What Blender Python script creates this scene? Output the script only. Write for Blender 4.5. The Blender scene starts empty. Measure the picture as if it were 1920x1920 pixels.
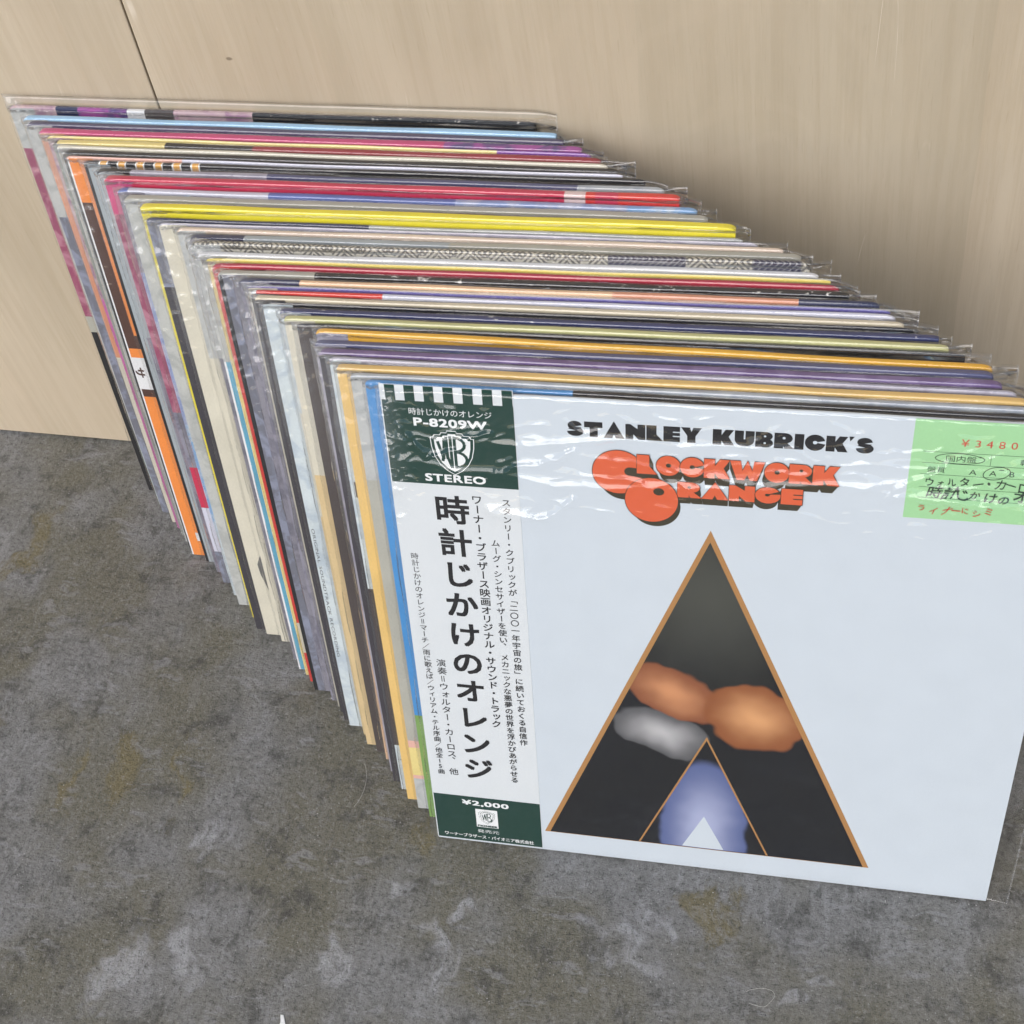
import bpy, bmesh, math, random
from mathutils import Vector, Matrix, noise

S = bpy.context.scene
C = S.collection
rad = math.radians
rng = random.Random(7)

# ------------------------------------------------------------------ camera, sky, sun, exposure
CAM = (0.19681, -0.61459, 0.77272)
PITCH, YAW, ROLL = 0.89686, -0.33429, -0.17182
fwd = Vector((math.sin(YAW) * math.cos(PITCH), math.cos(YAW) * math.cos(PITCH), -math.sin(PITCH)))
right = Vector((math.cos(YAW), -math.sin(YAW), 0.0))
up = right.cross(fwd)
rr = right * math.cos(ROLL) + up * math.sin(ROLL)
uu = -right * math.sin(ROLL) + up * math.cos(ROLL)
cam_data = bpy.data.cameras.new("camera")
cam = bpy.data.objects.new("camera", cam_data)
C.objects.link(cam)
m3 = Matrix((rr, uu, -fwd)).transposed()
cam.matrix_world = Matrix.Translation(CAM) @ m3.to_4x4()
cam_data.sensor_width = 36.0
cam_data.lens = 36.0 * 2617.7 / 1920.0
cam_data.clip_start = 0.01
cam_data.clip_end = 200.0
S.camera = cam

SUN_EL, SUN_AZ = rad(40), rad(-166)          # azimuth measured from +Y towards +X: front left of the stack
world = bpy.data.worlds.new("World")
S.world = world
world.use_nodes = True
wn = world.node_tree.nodes
sky = wn.new("ShaderNodeTexSky")
sky.sky_type = 'NISHITA'
sky.sun_disc = False
sky.sun_elevation = SUN_EL
sky.sun_rotation = SUN_AZ
sky.dust_density = 1.5
sky.ozone_density = 1.0
bg = wn["Background"]
bg.inputs["Strength"].default_value = 0.15
world.node_tree.links.new(sky.outputs[0], bg.inputs[0])

sun_data = bpy.data.lights.new("sun", 'SUN')
sun_data.energy = 2.6
sun_data.angle = rad(54)
sun_data.color = (1.0, 0.97, 0.94)
sun = bpy.data.objects.new("sun", sun_data)
C.objects.link(sun)
sdir = Vector((math.sin(SUN_AZ) * math.cos(SUN_EL), math.cos(SUN_AZ) * math.cos(SUN_EL), math.sin(SUN_EL)))
sun.rotation_euler = sdir.to_track_quat('Z', 'Y').to_euler()

S.view_settings.view_transform = 'Standard'
S.view_settings.look = 'None'
S.view_settings.gamma = 1.0
S.view_settings.use_curve_mapping = False
S.view_settings.exposure = -0.10
S.render.engine = 'CYCLES'
S.cycles.use_denoising = True
S.cycles.use_adaptive_sampling = True
S.cycles.adaptive_threshold = 0.04
S.cycles.max_bounces = 5
S.cycles.diffuse_bounces = 3
S.cycles.glossy_bounces = 3
S.cycles.transparent_max_bounces = 64
S.cycles.caustics_reflective = False
S.cycles.caustics_refractive = False
S.cycles.sample_clamp_indirect = 6.0

# ------------------------------------------------------------------ node helpers
class G:
    """A small wrapper for building node trees."""
    def __init__(self, name):
        self.m = bpy.data.materials.new(name)
        self.m.use_nodes = True
        self.t = self.m.node_tree
        self.t.nodes.clear()
        self.out = self.t.nodes.new("ShaderNodeOutputMaterial")

    def n(self, kind, **kw):
        nd = self.t.nodes.new(kind)
        for k, v in kw.items():
            setattr(nd, k, v)
        return nd

    def put(self, sock, v):
        if isinstance(v, bpy.types.NodeSocket):
            self.t.links.new(v, sock)
        elif isinstance(v, (tuple, list)) and len(v) == 3 and sock.type == 'RGBA':
            sock.default_value = (*v, 1.0)
        else:
            sock.default_value = v

    def math(self, op, a, b=0.0, c=None, clamp=False):
        nd = self.n("ShaderNodeMath", operation=op, use_clamp=clamp)
        self.put(nd.inputs[0], a)
        self.put(nd.inputs[1], b)
        if c is not None:
            self.put(nd.inputs[2], c)
        return nd.outputs[0]

    def coord(self, kind="Object"):
        return self.n("ShaderNodeTexCoord").outputs[kind]

    def map(self, vec, loc=(0, 0, 0), rot=(0, 0, 0), scale=(1, 1, 1)):
        nd = self.n("ShaderNodeMapping")
        self.put(nd.inputs["Vector"], vec)
        nd.inputs["Location"].default_value = loc
        nd.inputs["Rotation"].default_value = rot
        nd.inputs["Scale"].default_value = scale
        return nd.outputs[0]

    def noise(self, vec, scale, detail=4.0, rough=0.5, dist=0.0, out="Fac"):
        nd = self.n("ShaderNodeTexNoise")
        self.put(nd.inputs["Vector"], vec)
        nd.inputs["Scale"].default_value = scale
        nd.inputs["Detail"].default_value = detail
        nd.inputs["Roughness"].default_value = rough
        nd.inputs["Distortion"].default_value = dist
        return nd.outputs[out]

    def voro(self, vec, scale, feature='F1', rand=1.0):
        nd = self.n("ShaderNodeTexVoronoi", feature=feature)
        self.put(nd.inputs["Vector"], vec)
        nd.inputs["Scale"].default_value = scale
        nd.inputs["Randomness"].default_value = rand
        return nd.outputs["Distance"]

    def step(self, v, lo, hi, a=0.0, b=1.0, smooth=True):
        nd = self.n("ShaderNodeMapRange", interpolation_type='SMOOTHSTEP' if smooth else 'LINEAR')
        self.put(nd.inputs[0], v)
        for k, x in zip((1, 2, 3, 4), (lo, hi, a, b)):
            self.put(nd.inputs[k], x)
        return nd.outputs[0]

    def mix(self, fac, a, b, blend='MIX'):
        nd = self.n("ShaderNodeMix", data_type='RGBA', blend_type=blend)
        self.put(nd.inputs[0], fac)
        self.put(nd.inputs[6], a)
        self.put(nd.inputs[7], b)
        return nd.outputs[2]

    def sep(self, vec):
        nd = self.n("ShaderNodeSeparateXYZ")
        self.put(nd.inputs[0], vec)
        return nd.outputs

    def add(self, vec, other):
        nd = self.n("ShaderNodeVectorMath", operation='ADD')
        self.put(nd.inputs[0], vec)
        self.put(nd.inputs[1], other)
        return nd.outputs[0]

    def scale(self, vec, k):
        nd = self.n("ShaderNodeVectorMath", operation='SCALE')
        self.put(nd.inputs[0], vec)
        nd.inputs["Scale"].default_value = k
        return nd.outputs[0]

    def bump(self, h, strength, dist, normal=None):
        nd = self.n("ShaderNodeBump")
        self.put(nd.inputs["Height"], h)
        nd.inputs["Strength"].default_value = strength
        nd.inputs["Distance"].default_value = dist
        if normal is not None:
            self.put(nd.inputs["Normal"], normal)
        return nd.outputs[0]

    def principled(self, color, rough, normal=None, spec=0.5):
        p = self.n("ShaderNodeBsdfPrincipled")
        self.put(p.inputs["Base Color"], color)
        self.put(p.inputs["Roughness"], rough)
        p.inputs["Specular IOR Level"].default_value = spec
        if normal is not None:
            self.put(p.inputs["Normal"], normal)
        self.t.links.new(p.outputs[0], self.out.inputs[0])
        return p


# ------------------------------------------------------------------ materials
_cards = {}

def card(rgb, worn=0.0, rough=0.42, mott=1.0, art=None):
    """Printed card: slight mottling of the ink, soft sheen, optional white scuffs on the top edge."""
    key = (tuple(rgb), worn, rough, mott, art)
    if key in _cards:
        return _cards[key]
    g = G("printed_card")
    co = g.coord()
    n1 = g.noise(co, 45.0, 1.0)
    n2 = g.noise(co, 900.0, 0.0)
    f = g.math('ADD', g.math('MULTIPLY', n1, 0.28 * mott), g.math('MULTIPLY', n2, 0.18 * mott))
    k = g.math('ADD', f, 1.0 - 0.23 * mott)
    base = rgb
    if art is not None:          # a sliver of printed picture: two tones in irregular patches
        base = g.mix(g.step(g.noise(co, 62.0, 3.0, 0.65, 0.8), 0.42, 0.62), rgb, art)
    col = g.mix(1.0, base, g.n("ShaderNodeCombineColor").outputs[0], 'MULTIPLY')
    cc = col.node.inputs[7].links[0].from_node
    for s in cc.inputs:
        g.put(s, k)
    if worn > 0:
        st = g.map(co, scale=(1.0, 1.0, 2.2))
        wn_ = g.noise(st, 160.0, 5.0, 0.7)
        top = g.step(g.sep(co)[2], 0.3065, 0.3124)
        th = g.math('SUBTRACT', 0.80, g.math('MULTIPLY', top, 0.155 * worn))
        msk = g.math('GREATER_THAN', wn_, th)
        col = g.mix(msk, col, (0.72, 0.70, 0.66))
    ro = g.math('ADD', rough - 0.08, g.math('MULTIPLY', n1, 0.16))
    g.principled(col, ro, None, 0.35)
    _cards[key] = g.m
    return g.m


def flat_ink(rgb, rough=0.45):
    key = ('ink', tuple(rgb), rough)
    if key not in _cards:
        g = G("ink")
        n = g.noise(g.coord(), 300.0, 3.0)
        col = g.mix(g.math('MULTIPLY', n, 0.22), rgb, tuple(min(1, c * 1.35 + 0.02) for c in rgb))
        g.principled(col, rough, None, 0.3)
        _cards[key] = g.m
    return _cards[key]


def batik_card():
    """Hatched diamonds and rosettes in black on cream, with two navy panels towards the right end."""
    g = G("patterned_card")
    co = g.coord()
    x, y, z = g.sep(co)
    w = g.math('SUBTRACT', z, y)                                   # runs over the folded edge
    n = g.math('MULTIPLY', g.noise(co, 600.0, 1.0), 1.3)
    cell = g.math('FRACT', g.math('MULTIPLY', x, 1.0 / 0.0165))
    tri = g.math('ABSOLUTE', g.math('SUBTRACT', cell, 0.5))
    a1 = g.math('SINE', g.math('ADD', g.math('MULTIPLY', g.math('ADD', x, w), 6.283 * 340.0), n))
    a2 = g.math('SINE', g.math('ADD', g.math('MULTIPLY', g.math('SUBTRACT', x, w), 6.283 * 340.0), n))
    h1 = g.math('MULTIPLY', g.math('GREATER_THAN', a1, 0.0), g.math('LESS_THAN', cell, 0.62))
    h2 = g.math('MULTIPLY', g.math('GREATER_THAN', a2, 0.15), g.math('GREATER_THAN', cell, 0.35))
    ros = g.math('LESS_THAN', g.math('SQRT', g.math('ADD', g.math('POWER', tri, 2.0),
              g.math('POWER', g.math('MULTIPLY', g.math('SUBTRACT', w, 0.308), 90.0), 2.0))), 0.13)
    lines = g.math('MULTIPLY', g.math('MAXIMUM', h1, h2), g.math('SUBTRACT', 1.0, g.math('MULTIPLY', ros, 0.85)))
    pale = g.mix(g.noise(co, 120.0, 1.0), (0.40, 0.375, 0.30), (0.56, 0.53, 0.45))
    col = g.mix(g.math('MULTIPLY', lines, 0.86), pale, (0.03, 0.03, 0.035))
    navy = g.mix(g.math('MULTIPLY', g.math('GREATER_THAN', a2, 0.72), 0.55), (0.02, 0.02, 0.05), (0.5, 0.5, 0.5))
    p1 = g.math('MULTIPLY', g.math('GREATER_THAN', x, 0.218), g.math('LESS_THAN', x, 0.256))
    p2 = g.math('MULTIPLY', g.math('GREATER_THAN', x, 0.288), g.math('LESS_THAN', x, 0.311))
    col = g.mix(g.math('MAXIMUM', p1, p2), col, navy)
    g.principled(col, 0.5)
    return g.m


def plastic(rim=False):
    """Thin clear film: see-through, a little milky; its crinkles are in the mesh."""
    g = G("clear_film")
    x, y, z = g.sep(g.coord())
    left = g.step(x, -0.004, 0.014, 1.0, 0.0)
    upper = g.step(z, 0.19, 0.31)
    milky = 0.10 if rim else g.math('MULTIPLY_ADD', g.math('MULTIPLY', left, upper), 0.085, 0.003)
    geo = g.n("ShaderNodeNewGeometry")
    dt = g.n("ShaderNodeVectorMath", operation='DOT_PRODUCT')
    g.put(dt.inputs[0], geo.outputs["Normal"])
    g.put(dt.inputs[1], geo.outputs["Incoming"])
    c = g.math('SUBTRACT', 1.0, g.math('ABSOLUTE', dt.outputs["Value"]), clamp=True)
    fac = g.math('MULTIPLY_ADD', g.math('POWER', c, 5.0), 0.75, 0.055)      # both faces of a thin sheet
    gl = g.n("ShaderNodeBsdfAnisotropic")
    gl.inputs["Color"].default_value = (1, 1, 1, 1)
    gl.inputs["Roughness"].default_value = 0.07
    tr = g.n("ShaderNodeBsdfTransparent")
    tr.inputs[0].default_value = (0.99, 0.99, 0.99, 1)
    di = g.n("ShaderNodeBsdfDiffuse")
    di.inputs[0].default_value = (0.9, 0.91, 0.92, 1)
    m1 = g.n("ShaderNodeMixShader")
    g.put(m1.inputs[0], milky)
    g.t.links.new(tr.outputs[0], m1.inputs[1])
    g.t.links.new(di.outputs[0], m1.inputs[2])
    m2 = g.n("ShaderNodeMixShader")
    g.put(m2.inputs[0], fac)
    g.t.links.new(m1.outputs[0], m2.inputs[1])
    g.t.links.new(gl.outputs[0], m2.inputs[2])
    g.t.links.new(m2.outputs[0], g.out.inputs[0])
    return g.m


FILM = plastic(False)
SEAM_FILM = plastic(True)


def concrete():
    g = G("worn_concrete")
    co = g.coord()
    wv = g.noise(co, 34.0, 2.0, out="Color")
    cw = g.add(co, g.scale(g.add(wv, (-0.5, -0.5, -0.5)), 0.02))
    big = g.noise(cw, 9.0, 2.0, 0.6)
    mid = g.noise(cw, 46.0, 3.0, 0.7)
    fine = g.noise(co, 300.0, 4.0, 0.9)
    olive, grey, dark = (0.168, 0.158, 0.118), (0.222, 0.220, 0.211), (0.074, 0.072, 0.064)
    col = g.mix(g.step(big, 0.40, 0.62), olive, grey)
    col = g.mix(g.math('MULTIPLY', g.step(mid, 0.52, 0.30), 0.75), col, dark)
    # pale worn film, in trowel strokes that run towards the wall
    st = g.map(cw, rot=(0, 0, rad(9)), scale=(1.0, 0.30, 1.0))
    strokes = g.noise(st, 95.0, 5.0, 0.85)
    patch = g.step(big, 0.46, 0.66)
    m = g.math('MULTIPLY', g.step(strokes, 0.50, 0.62), g.math('ADD', 0.30, g.math('MULTIPLY', patch, 0.7)))
    col = g.mix(g.math('MULTIPLY', m, 0.75), col, (0.31, 0.31, 0.305))
    # short cross ripples where the film is thick
    rp = g.map(cw, rot=(0, 0, rad(-14)), scale=(0.22, 1.0, 1.0))
    low = g.sep(wv)
    ripple = g.math('MULTIPLY', g.step(g.noise(rp, 170.0, 2.0, 0.7), 0.53, 0.62), g.step(low[0], 0.50, 0.60))
    col = g.mix(g.math('MULTIPLY', ripple, 0.5), col, (0.31, 0.31, 0.31))
    # distinct worn patches and stains, ragged at the rim
    rag = g.math('ADD', g.math('MULTIPLY', g.math('SUBTRACT', fine, 0.5), 0.5), g.math('ADD', g.math('MULTIPLY', g.math('SUBTRACT', mid, 0.5), 2.6), g.math('MULTIPLY', g.math('SUBTRACT', strokes, 0.5), 2.0)))

    cb = g.add(co, g.scale(g.add(wv, (-0.5, -0.5, -0.5)), 0.055))

    def blobs(lst, soft):
        best = None
        for px, py, rx, ry, ang in lst:
            mp = g.map(cb)
            mp.node.vector_type = 'TEXTURE'
            mp.node.inputs["Location"].default_value = (px, py, 0)
            mp.node.inputs["Rotation"].default_value = (0, 0, ang)
            mp.node.inputs["Scale"].default_value = (rx, ry, 1)
            ln = g.n("ShaderNodeVectorMath", operation='LENGTH')
            g.put(ln.inputs[0], mp)
            best = ln.outputs["Value"] if best is None else g.math('MINIMUM', best, ln.outputs["Value"])
        return g.step(g.math('ADD', best, rag), 1.0, 1.0 - soft)

    pale = blobs(((-0.167, -0.390, 0.030, 0.022, 0.4), (-0.128, -0.380, 0.009, 0.032, 0.1), (0.013, -0.352, 0.006, 0.026, 0.25),
                  (0.024, -0.362, 0.006, 0.020, -0.2), (-0.010, -0.323, 0.007, 0.005, 0.0), (0.021, -0.326, 0.011, 0.006, 0.1),
                  (0.122, -0.328, 0.028, 0.007, -0.1), (0.142, -0.321, 0.007, 0.005, 0.3), (0.213, -0.343, 0.009, 0.0045, -0.1),
                  (0.231, -0.334, 0.009, 0.005, 0.2), (-0.045, -0.365, 0.010, 0.016, 0.0), (-0.142, -0.305, 0.012, 0.014, 0.2),
                  (0.205, -0.395, 0.02, 0.01, 0.1)), 0.55)
    col = g.mix(g.math('MULTIPLY', pale, g.step(strokes, 0.34, 0.60, 0.08, 0.80)), col, (0.42, 0.42, 0.425))
    yel = blobs(((-0.215, -0.262, 0.018, 0.030, 0.1), (-0.175, -0.268, 0.006, 0.026, 0.15), (-0.243, -0.272, 0.006, 0.03, 0.1),
                 (-0.352, -0.10, 0.012, 0.05, -0.45), (-0.335, -0.25, 0.02, 0.02, 0.0), (-0.30, -0.36, 0.03, 0.03, 0.0),
                 (0.165, -0.30, 0.02, 0.02, 0.0), (-0.01, -0.285, 0.012, 0.014, 0.0)), 0.9)
    col = g.mix(g.math('MULTIPLY', yel, 0.72), col, (0.20, 0.165, 0.075))
    # grit
    col = g.mix(g.math('MULTIPLY', g.step(fine, 0.50, 0.34), 0.7), col, (0.038, 0.037, 0.034))
    col = g.mix(g.math('MULTIPLY', g.step(fine, 0.54, 0.68), 0.7), col, (0.35, 0.345, 0.335))
    vs = g.voro(co, 260.0)
    sp = g.math('MULTIPLY', g.step(g.math('ADD', vs, g.math('MULTIPLY', fine, 0.3)), 0.27, 0.19), g.step(low[1], 0.44, 0.62))
    col = g.mix(g.math('MULTIPLY', sp, 0.8), col, (0.55, 0.54, 0.51))
    # long hairline scratches
    mp = g.map(cw, rot=(0, 0, 0.35), scale=(0.05, 1.0, 1))
    ln = g.math('ABSOLUTE', g.math('SUBTRACT', g.noise(mp, 60.0, 0.0), 0.5))
    sm = g.math('MULTIPLY', g.step(ln, 0.006, 0.002), g.step(low[2], 0.52, 0.62))
    col = g.mix(g.math('MULTIPLY', sm, 0.22), col, (0.25, 0.25, 0.245))
    ro = g.step(big, 0.3, 0.7, 0.52, 0.72)
    g.principled(col, ro, g.bump(g.noise(co, 380.0, 4.0, 0.85), 0.85, 0.0022), 0.4)
    return g.m


def plywood(seed, shift=0.0):
    g = G("plywood_veneer")
    co = g.add(g.coord(), (seed * 3.7, 0.0, seed * 1.3))
    lean = g.map(co, rot=(0, rad(3.0), 0))
    slow = g.noise(g.map(lean, scale=(1, 1, 0.12)), 13.0, 4.0, 0.55, 0.4)
    grain = g.noise(g.map(lean, scale=(1, 1, 0.035)), 230.0, 5.0, 0.65)
    pores = g.noise(g.map(lean, scale=(1, 1, 0.05)), 900.0, 2.0, 0.6)
    cloud = g.noise(co, 5.0, 3.0)
    col = g.mix(g.step(slow, 0.34, 0.68), (0.48, 0.395, 0.285), (0.585, 0.495, 0.37))
    col = g.mix(g.math('MULTIPLY', g.step(grain, 0.58, 0.40), 0.32), col, (0.42, 0.33, 0.22))
    col = g.mix(g.math('MULTIPLY', g.step(pores, 0.62, 0.72), 0.25), col, (0.30, 0.215, 0.13))
    col = g.mix(g.math('MULTIPLY', g.step(cloud, 0.4, 0.68), 0.30), col, (0.63, 0.51, 0.375))
    # veneer leaves get darker to the right: the wall's light falloff painted in
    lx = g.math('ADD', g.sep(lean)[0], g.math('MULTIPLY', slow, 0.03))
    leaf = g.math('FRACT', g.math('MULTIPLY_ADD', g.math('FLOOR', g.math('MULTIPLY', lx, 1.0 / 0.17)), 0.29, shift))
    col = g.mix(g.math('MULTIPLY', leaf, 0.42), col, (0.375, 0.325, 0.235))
    # broad flame figure
    fl = g.noise(g.map(lean, scale=(1, 1, 0.3)), 6.0, 1.0, 0.4, 1.5)
    w = g.math('SINE', g.math('MULTIPLY', fl, 55.0))
    col = g.mix(g.math('MULTIPLY', g.step(w, 0.3, 1.0), 0.05), col, (0.66, 0.55, 0.41))
    # scuffs
    sc = g.map(co, rot=(0, rad(62), 0), scale=(1, 1, 0.06))
    ln = g.math('ABSOLUTE', g.math('SUBTRACT', g.noise(sc, 55.0, 1.0), 0.5))
    sm = g.math('MULTIPLY', g.step(ln, 0.006, 0.001), g.step(g.noise(co, 17.0, 2.0), 0.62, 0.70))
    col = g.mix(g.math('MULTIPLY', sm, 0.55), col, (0.78, 0.70, 0.58))
    # one small dark dent
    mp = g.map(g.coord())
    mp.node.vector_type = 'TEXTURE'
    mp.node.inputs["Location"].default_value = (-0.1332, 0, 0.3445)
    mp.node.inputs["Scale"].default_value = (0.0022, 10.0, 0.0012)
    ln = g.n("ShaderNodeVectorMath", operation='LENGTH')
    g.put(ln.inputs[0], mp)
    col = g.mix(g.math('MULTIPLY', g.step(g.math('ADD', ln.outputs["Value"], g.math('MULTIPLY', grain, 0.8)), 1.5, 0.9), 0.75), col, (0.16, 0.12, 0.08))
    g.principled(col, 0.55, g.bump(g.math('ADD', grain, pores), 0.18, 0.0006), 0.35)
    return g.m


# ------------------------------------------------------------------ object helpers
def link(name, me, parent=None, loc=(0, 0, 0), rot=(0, 0, 0)):
    o = bpy.data.objects.new(name, me)
    C.objects.link(o)
    o.location = loc
    o.rotation_euler = rot
    if parent is not None:
        o.parent = parent
    return o


def mesh(name, verts, faces, mats, fmat=None, smooth=False):
    me = bpy.data.meshes.new(name)
    me.from_pydata(verts, [], faces)
    for m in mats:
        me.materials.append(m)
    if fmat:
        for p_, k_ in zip(me.polygons, fmat):
            p_.material_index = k_
    if smooth:
        me.polygons.foreach_set("use_smooth", [True] * len(me.polygons))
    me.update()
    return me


def box(name, lo, hi, mat, bev=0.0, seg=2):
    bm = bmesh.new()
    bmesh.ops.create_cube(bm, size=1.0)
    for v in bm.verts:
        v.co = Vector([lo[i] + (v.co[i] + 0.5) * (hi[i] - lo[i]) for i in range(3)])
    if bev:
        bmesh.ops.bevel(bm, geom=list(bm.edges), offset=bev, segments=seg, affect='EDGES')
    me = bpy.data.meshes.new(name)
    bm.to_mesh(me)
    bm.free()
    me.materials.append(mat)
    return me


def structure(o):
    o["kind"] = "structure"
    return o


# ------------------------------------------------------------------ floor and wall
fl = link("floor", mesh("floor", [(-12, -24, 0), (12, -24, 0), (12, 0.06, 0), (-12, 0.06, 0)], [(0, 1, 2, 3)], [concrete()]))
structure(fl)
wall = bpy.data.objects.new("wall", None)
C.objects.link(wall)
structure(wall)
SEAM = -0.1859
edge = card((0.30, 0.22, 0.14))
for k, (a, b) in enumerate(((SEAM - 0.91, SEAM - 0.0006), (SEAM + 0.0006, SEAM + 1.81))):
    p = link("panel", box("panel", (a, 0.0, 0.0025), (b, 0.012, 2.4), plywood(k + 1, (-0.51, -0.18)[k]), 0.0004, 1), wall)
backing = link("backing_board", box("backing_board", (SEAM - 0.9, 0.0125, 0.0), (SEAM + 1.8, 0.03, 2.4), card((0.16, 0.12, 0.08))), wall)

# ------------------------------------------------------------------ record albums
W = 0.315
HJ = 0.3122            # jackets behind are a touch lower than they are wide
GAP = 0.0012          # jacket stands this high above the sleeve's bottom seam


def make_jacket(t, top, strip, face, stripw=0.016, bow=0.0, worn_mat=None, seed=0, jag=0.0, h=HJ):
    """One LP jacket. Local axes: x along the picture side, z up, y = 0 the front face and y = t the back.
    top: [(u_end_mm, material)], strip: [(v_top_mm, [(u_end_mm, material)])] from the top down, face: material."""
    r = random.Random(seed)
    ub = {0.0, W, stripw}
    for e, _ in top:
        ub.add(min(e / 1000.0, W))
    for _, cols in strip:
        for e, _ in cols:
            ub.add(min(e / 1000.0, W))
    for k in range(1, 24):
        ub.add(W * k / 24)
    for k in (0.0008, 0.002, 0.004):
        ub |= {k, W - k}
    us = sorted(ub)
    us = [u for i, u in enumerate(us) if i == 0 or u - us[i - 1] > 1e-6]
    vb = {0.0, h - 0.012}
    for v, _ in strip:
        if v < h * 1000 - 1:
            vb.add(v / 1000.0)
    for k in range(1, 8):
        vb.add(h * k / 8 * 0.96)
    vs = sorted(vb)
    vs = [v for i, v in enumerate(vs) if i == 0 or v - vs[i - 1] > 1e-6]
    rad_ = min(0.0009, t * 0.45)
    prof = [(0.0, v) for v in vs]                                   # front, bottom to top
    nfront = len(prof)
    for a in (0, 22, 45, 68, 90):
        prof.append((rad_ - rad_ * math.cos(rad(a)), h - rad_ + rad_ * math.sin(rad(a))))
    for a in (90, 68, 45, 22, 0):
        prof.append((t - rad_ + rad_ * math.cos(rad(a)), h - rad_ + rad_ * math.sin(rad(a))))
    prof.append((t, h * 0.5))
    prof.append((t, 0.0))
    np_ = len(prof)
    verts, faces, fm, mats = [], [], [], []

    def mi(m):
        if m not in mats:
            mats.append(m)
        return mats.index(m)

    ph = r.uniform(0, 6.28)
    cl, cr_ = r.uniform(0.0006, 0.0018), r.uniform(0.0006, 0.0024)
    for u in us:
        s = math.sin(math.pi * u / W)
        for (y, v) in prof:
            b = bow * s * (v / h)
            dz = 0.0
            if v > h - 0.02:
                dz = 0.00022 * math.sin(u * 55 + ph) + jag * (noise.noise(Vector((u * 230, seed, 0))) ** 2)
            edge_round = 0.0
            if v > h - 0.01:
                edge_round = -cl * math.exp(-u / 0.0013) - cr_ * math.exp(-(W - u) / 0.0016)
            verts.append((u, y + b, v + dz + edge_round))
    for i in range(len(us) - 1):
        um = (us[i] + us[i + 1]) / 2 * 1000
        for j in range(np_ - 1):
            a = i * np_ + j
            faces.append((a, a + np_, a + np_ + 1, a + 1))
            vm = (prof[j][1] + prof[j + 1][1]) / 2 * 1000
            if j < nfront and um < stripw * 1000:
                cols = strip[-1][1]
                for (vt, cl), nx in zip(strip, strip[1:] + [(-1, None)]):
                    if vm <= vt and vm > nx[0]:
                        cols = cl
                        break
                m = cols[-1][1]
                for e, mm in cols:
                    if um < e:
                        m = mm
                        break
            elif j < nfront - 1:
                m = face
            else:
                m = top[-1][1]
                for e, mm in top:
                    if um < e:
                        m = mm
                        break
            fm.append(mi(m))
        a = i * np_
        faces.append((a, a + np_ - 1, a + 2 * np_ - 1, a + np_))       # bottom
        fm.append(mi(face))
    n = len(us) - 1
    faces.append(tuple(range(np_ - 1, -1, -1)))
    fm.append(mi(strip[0][1][0][1]))
    faces.append(tuple(n * np_ + j for j in range(np_)))
    fm.append(mi(top[-1][1]))
    return mesh("jacket", verts, faces, mats, fm)


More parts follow.
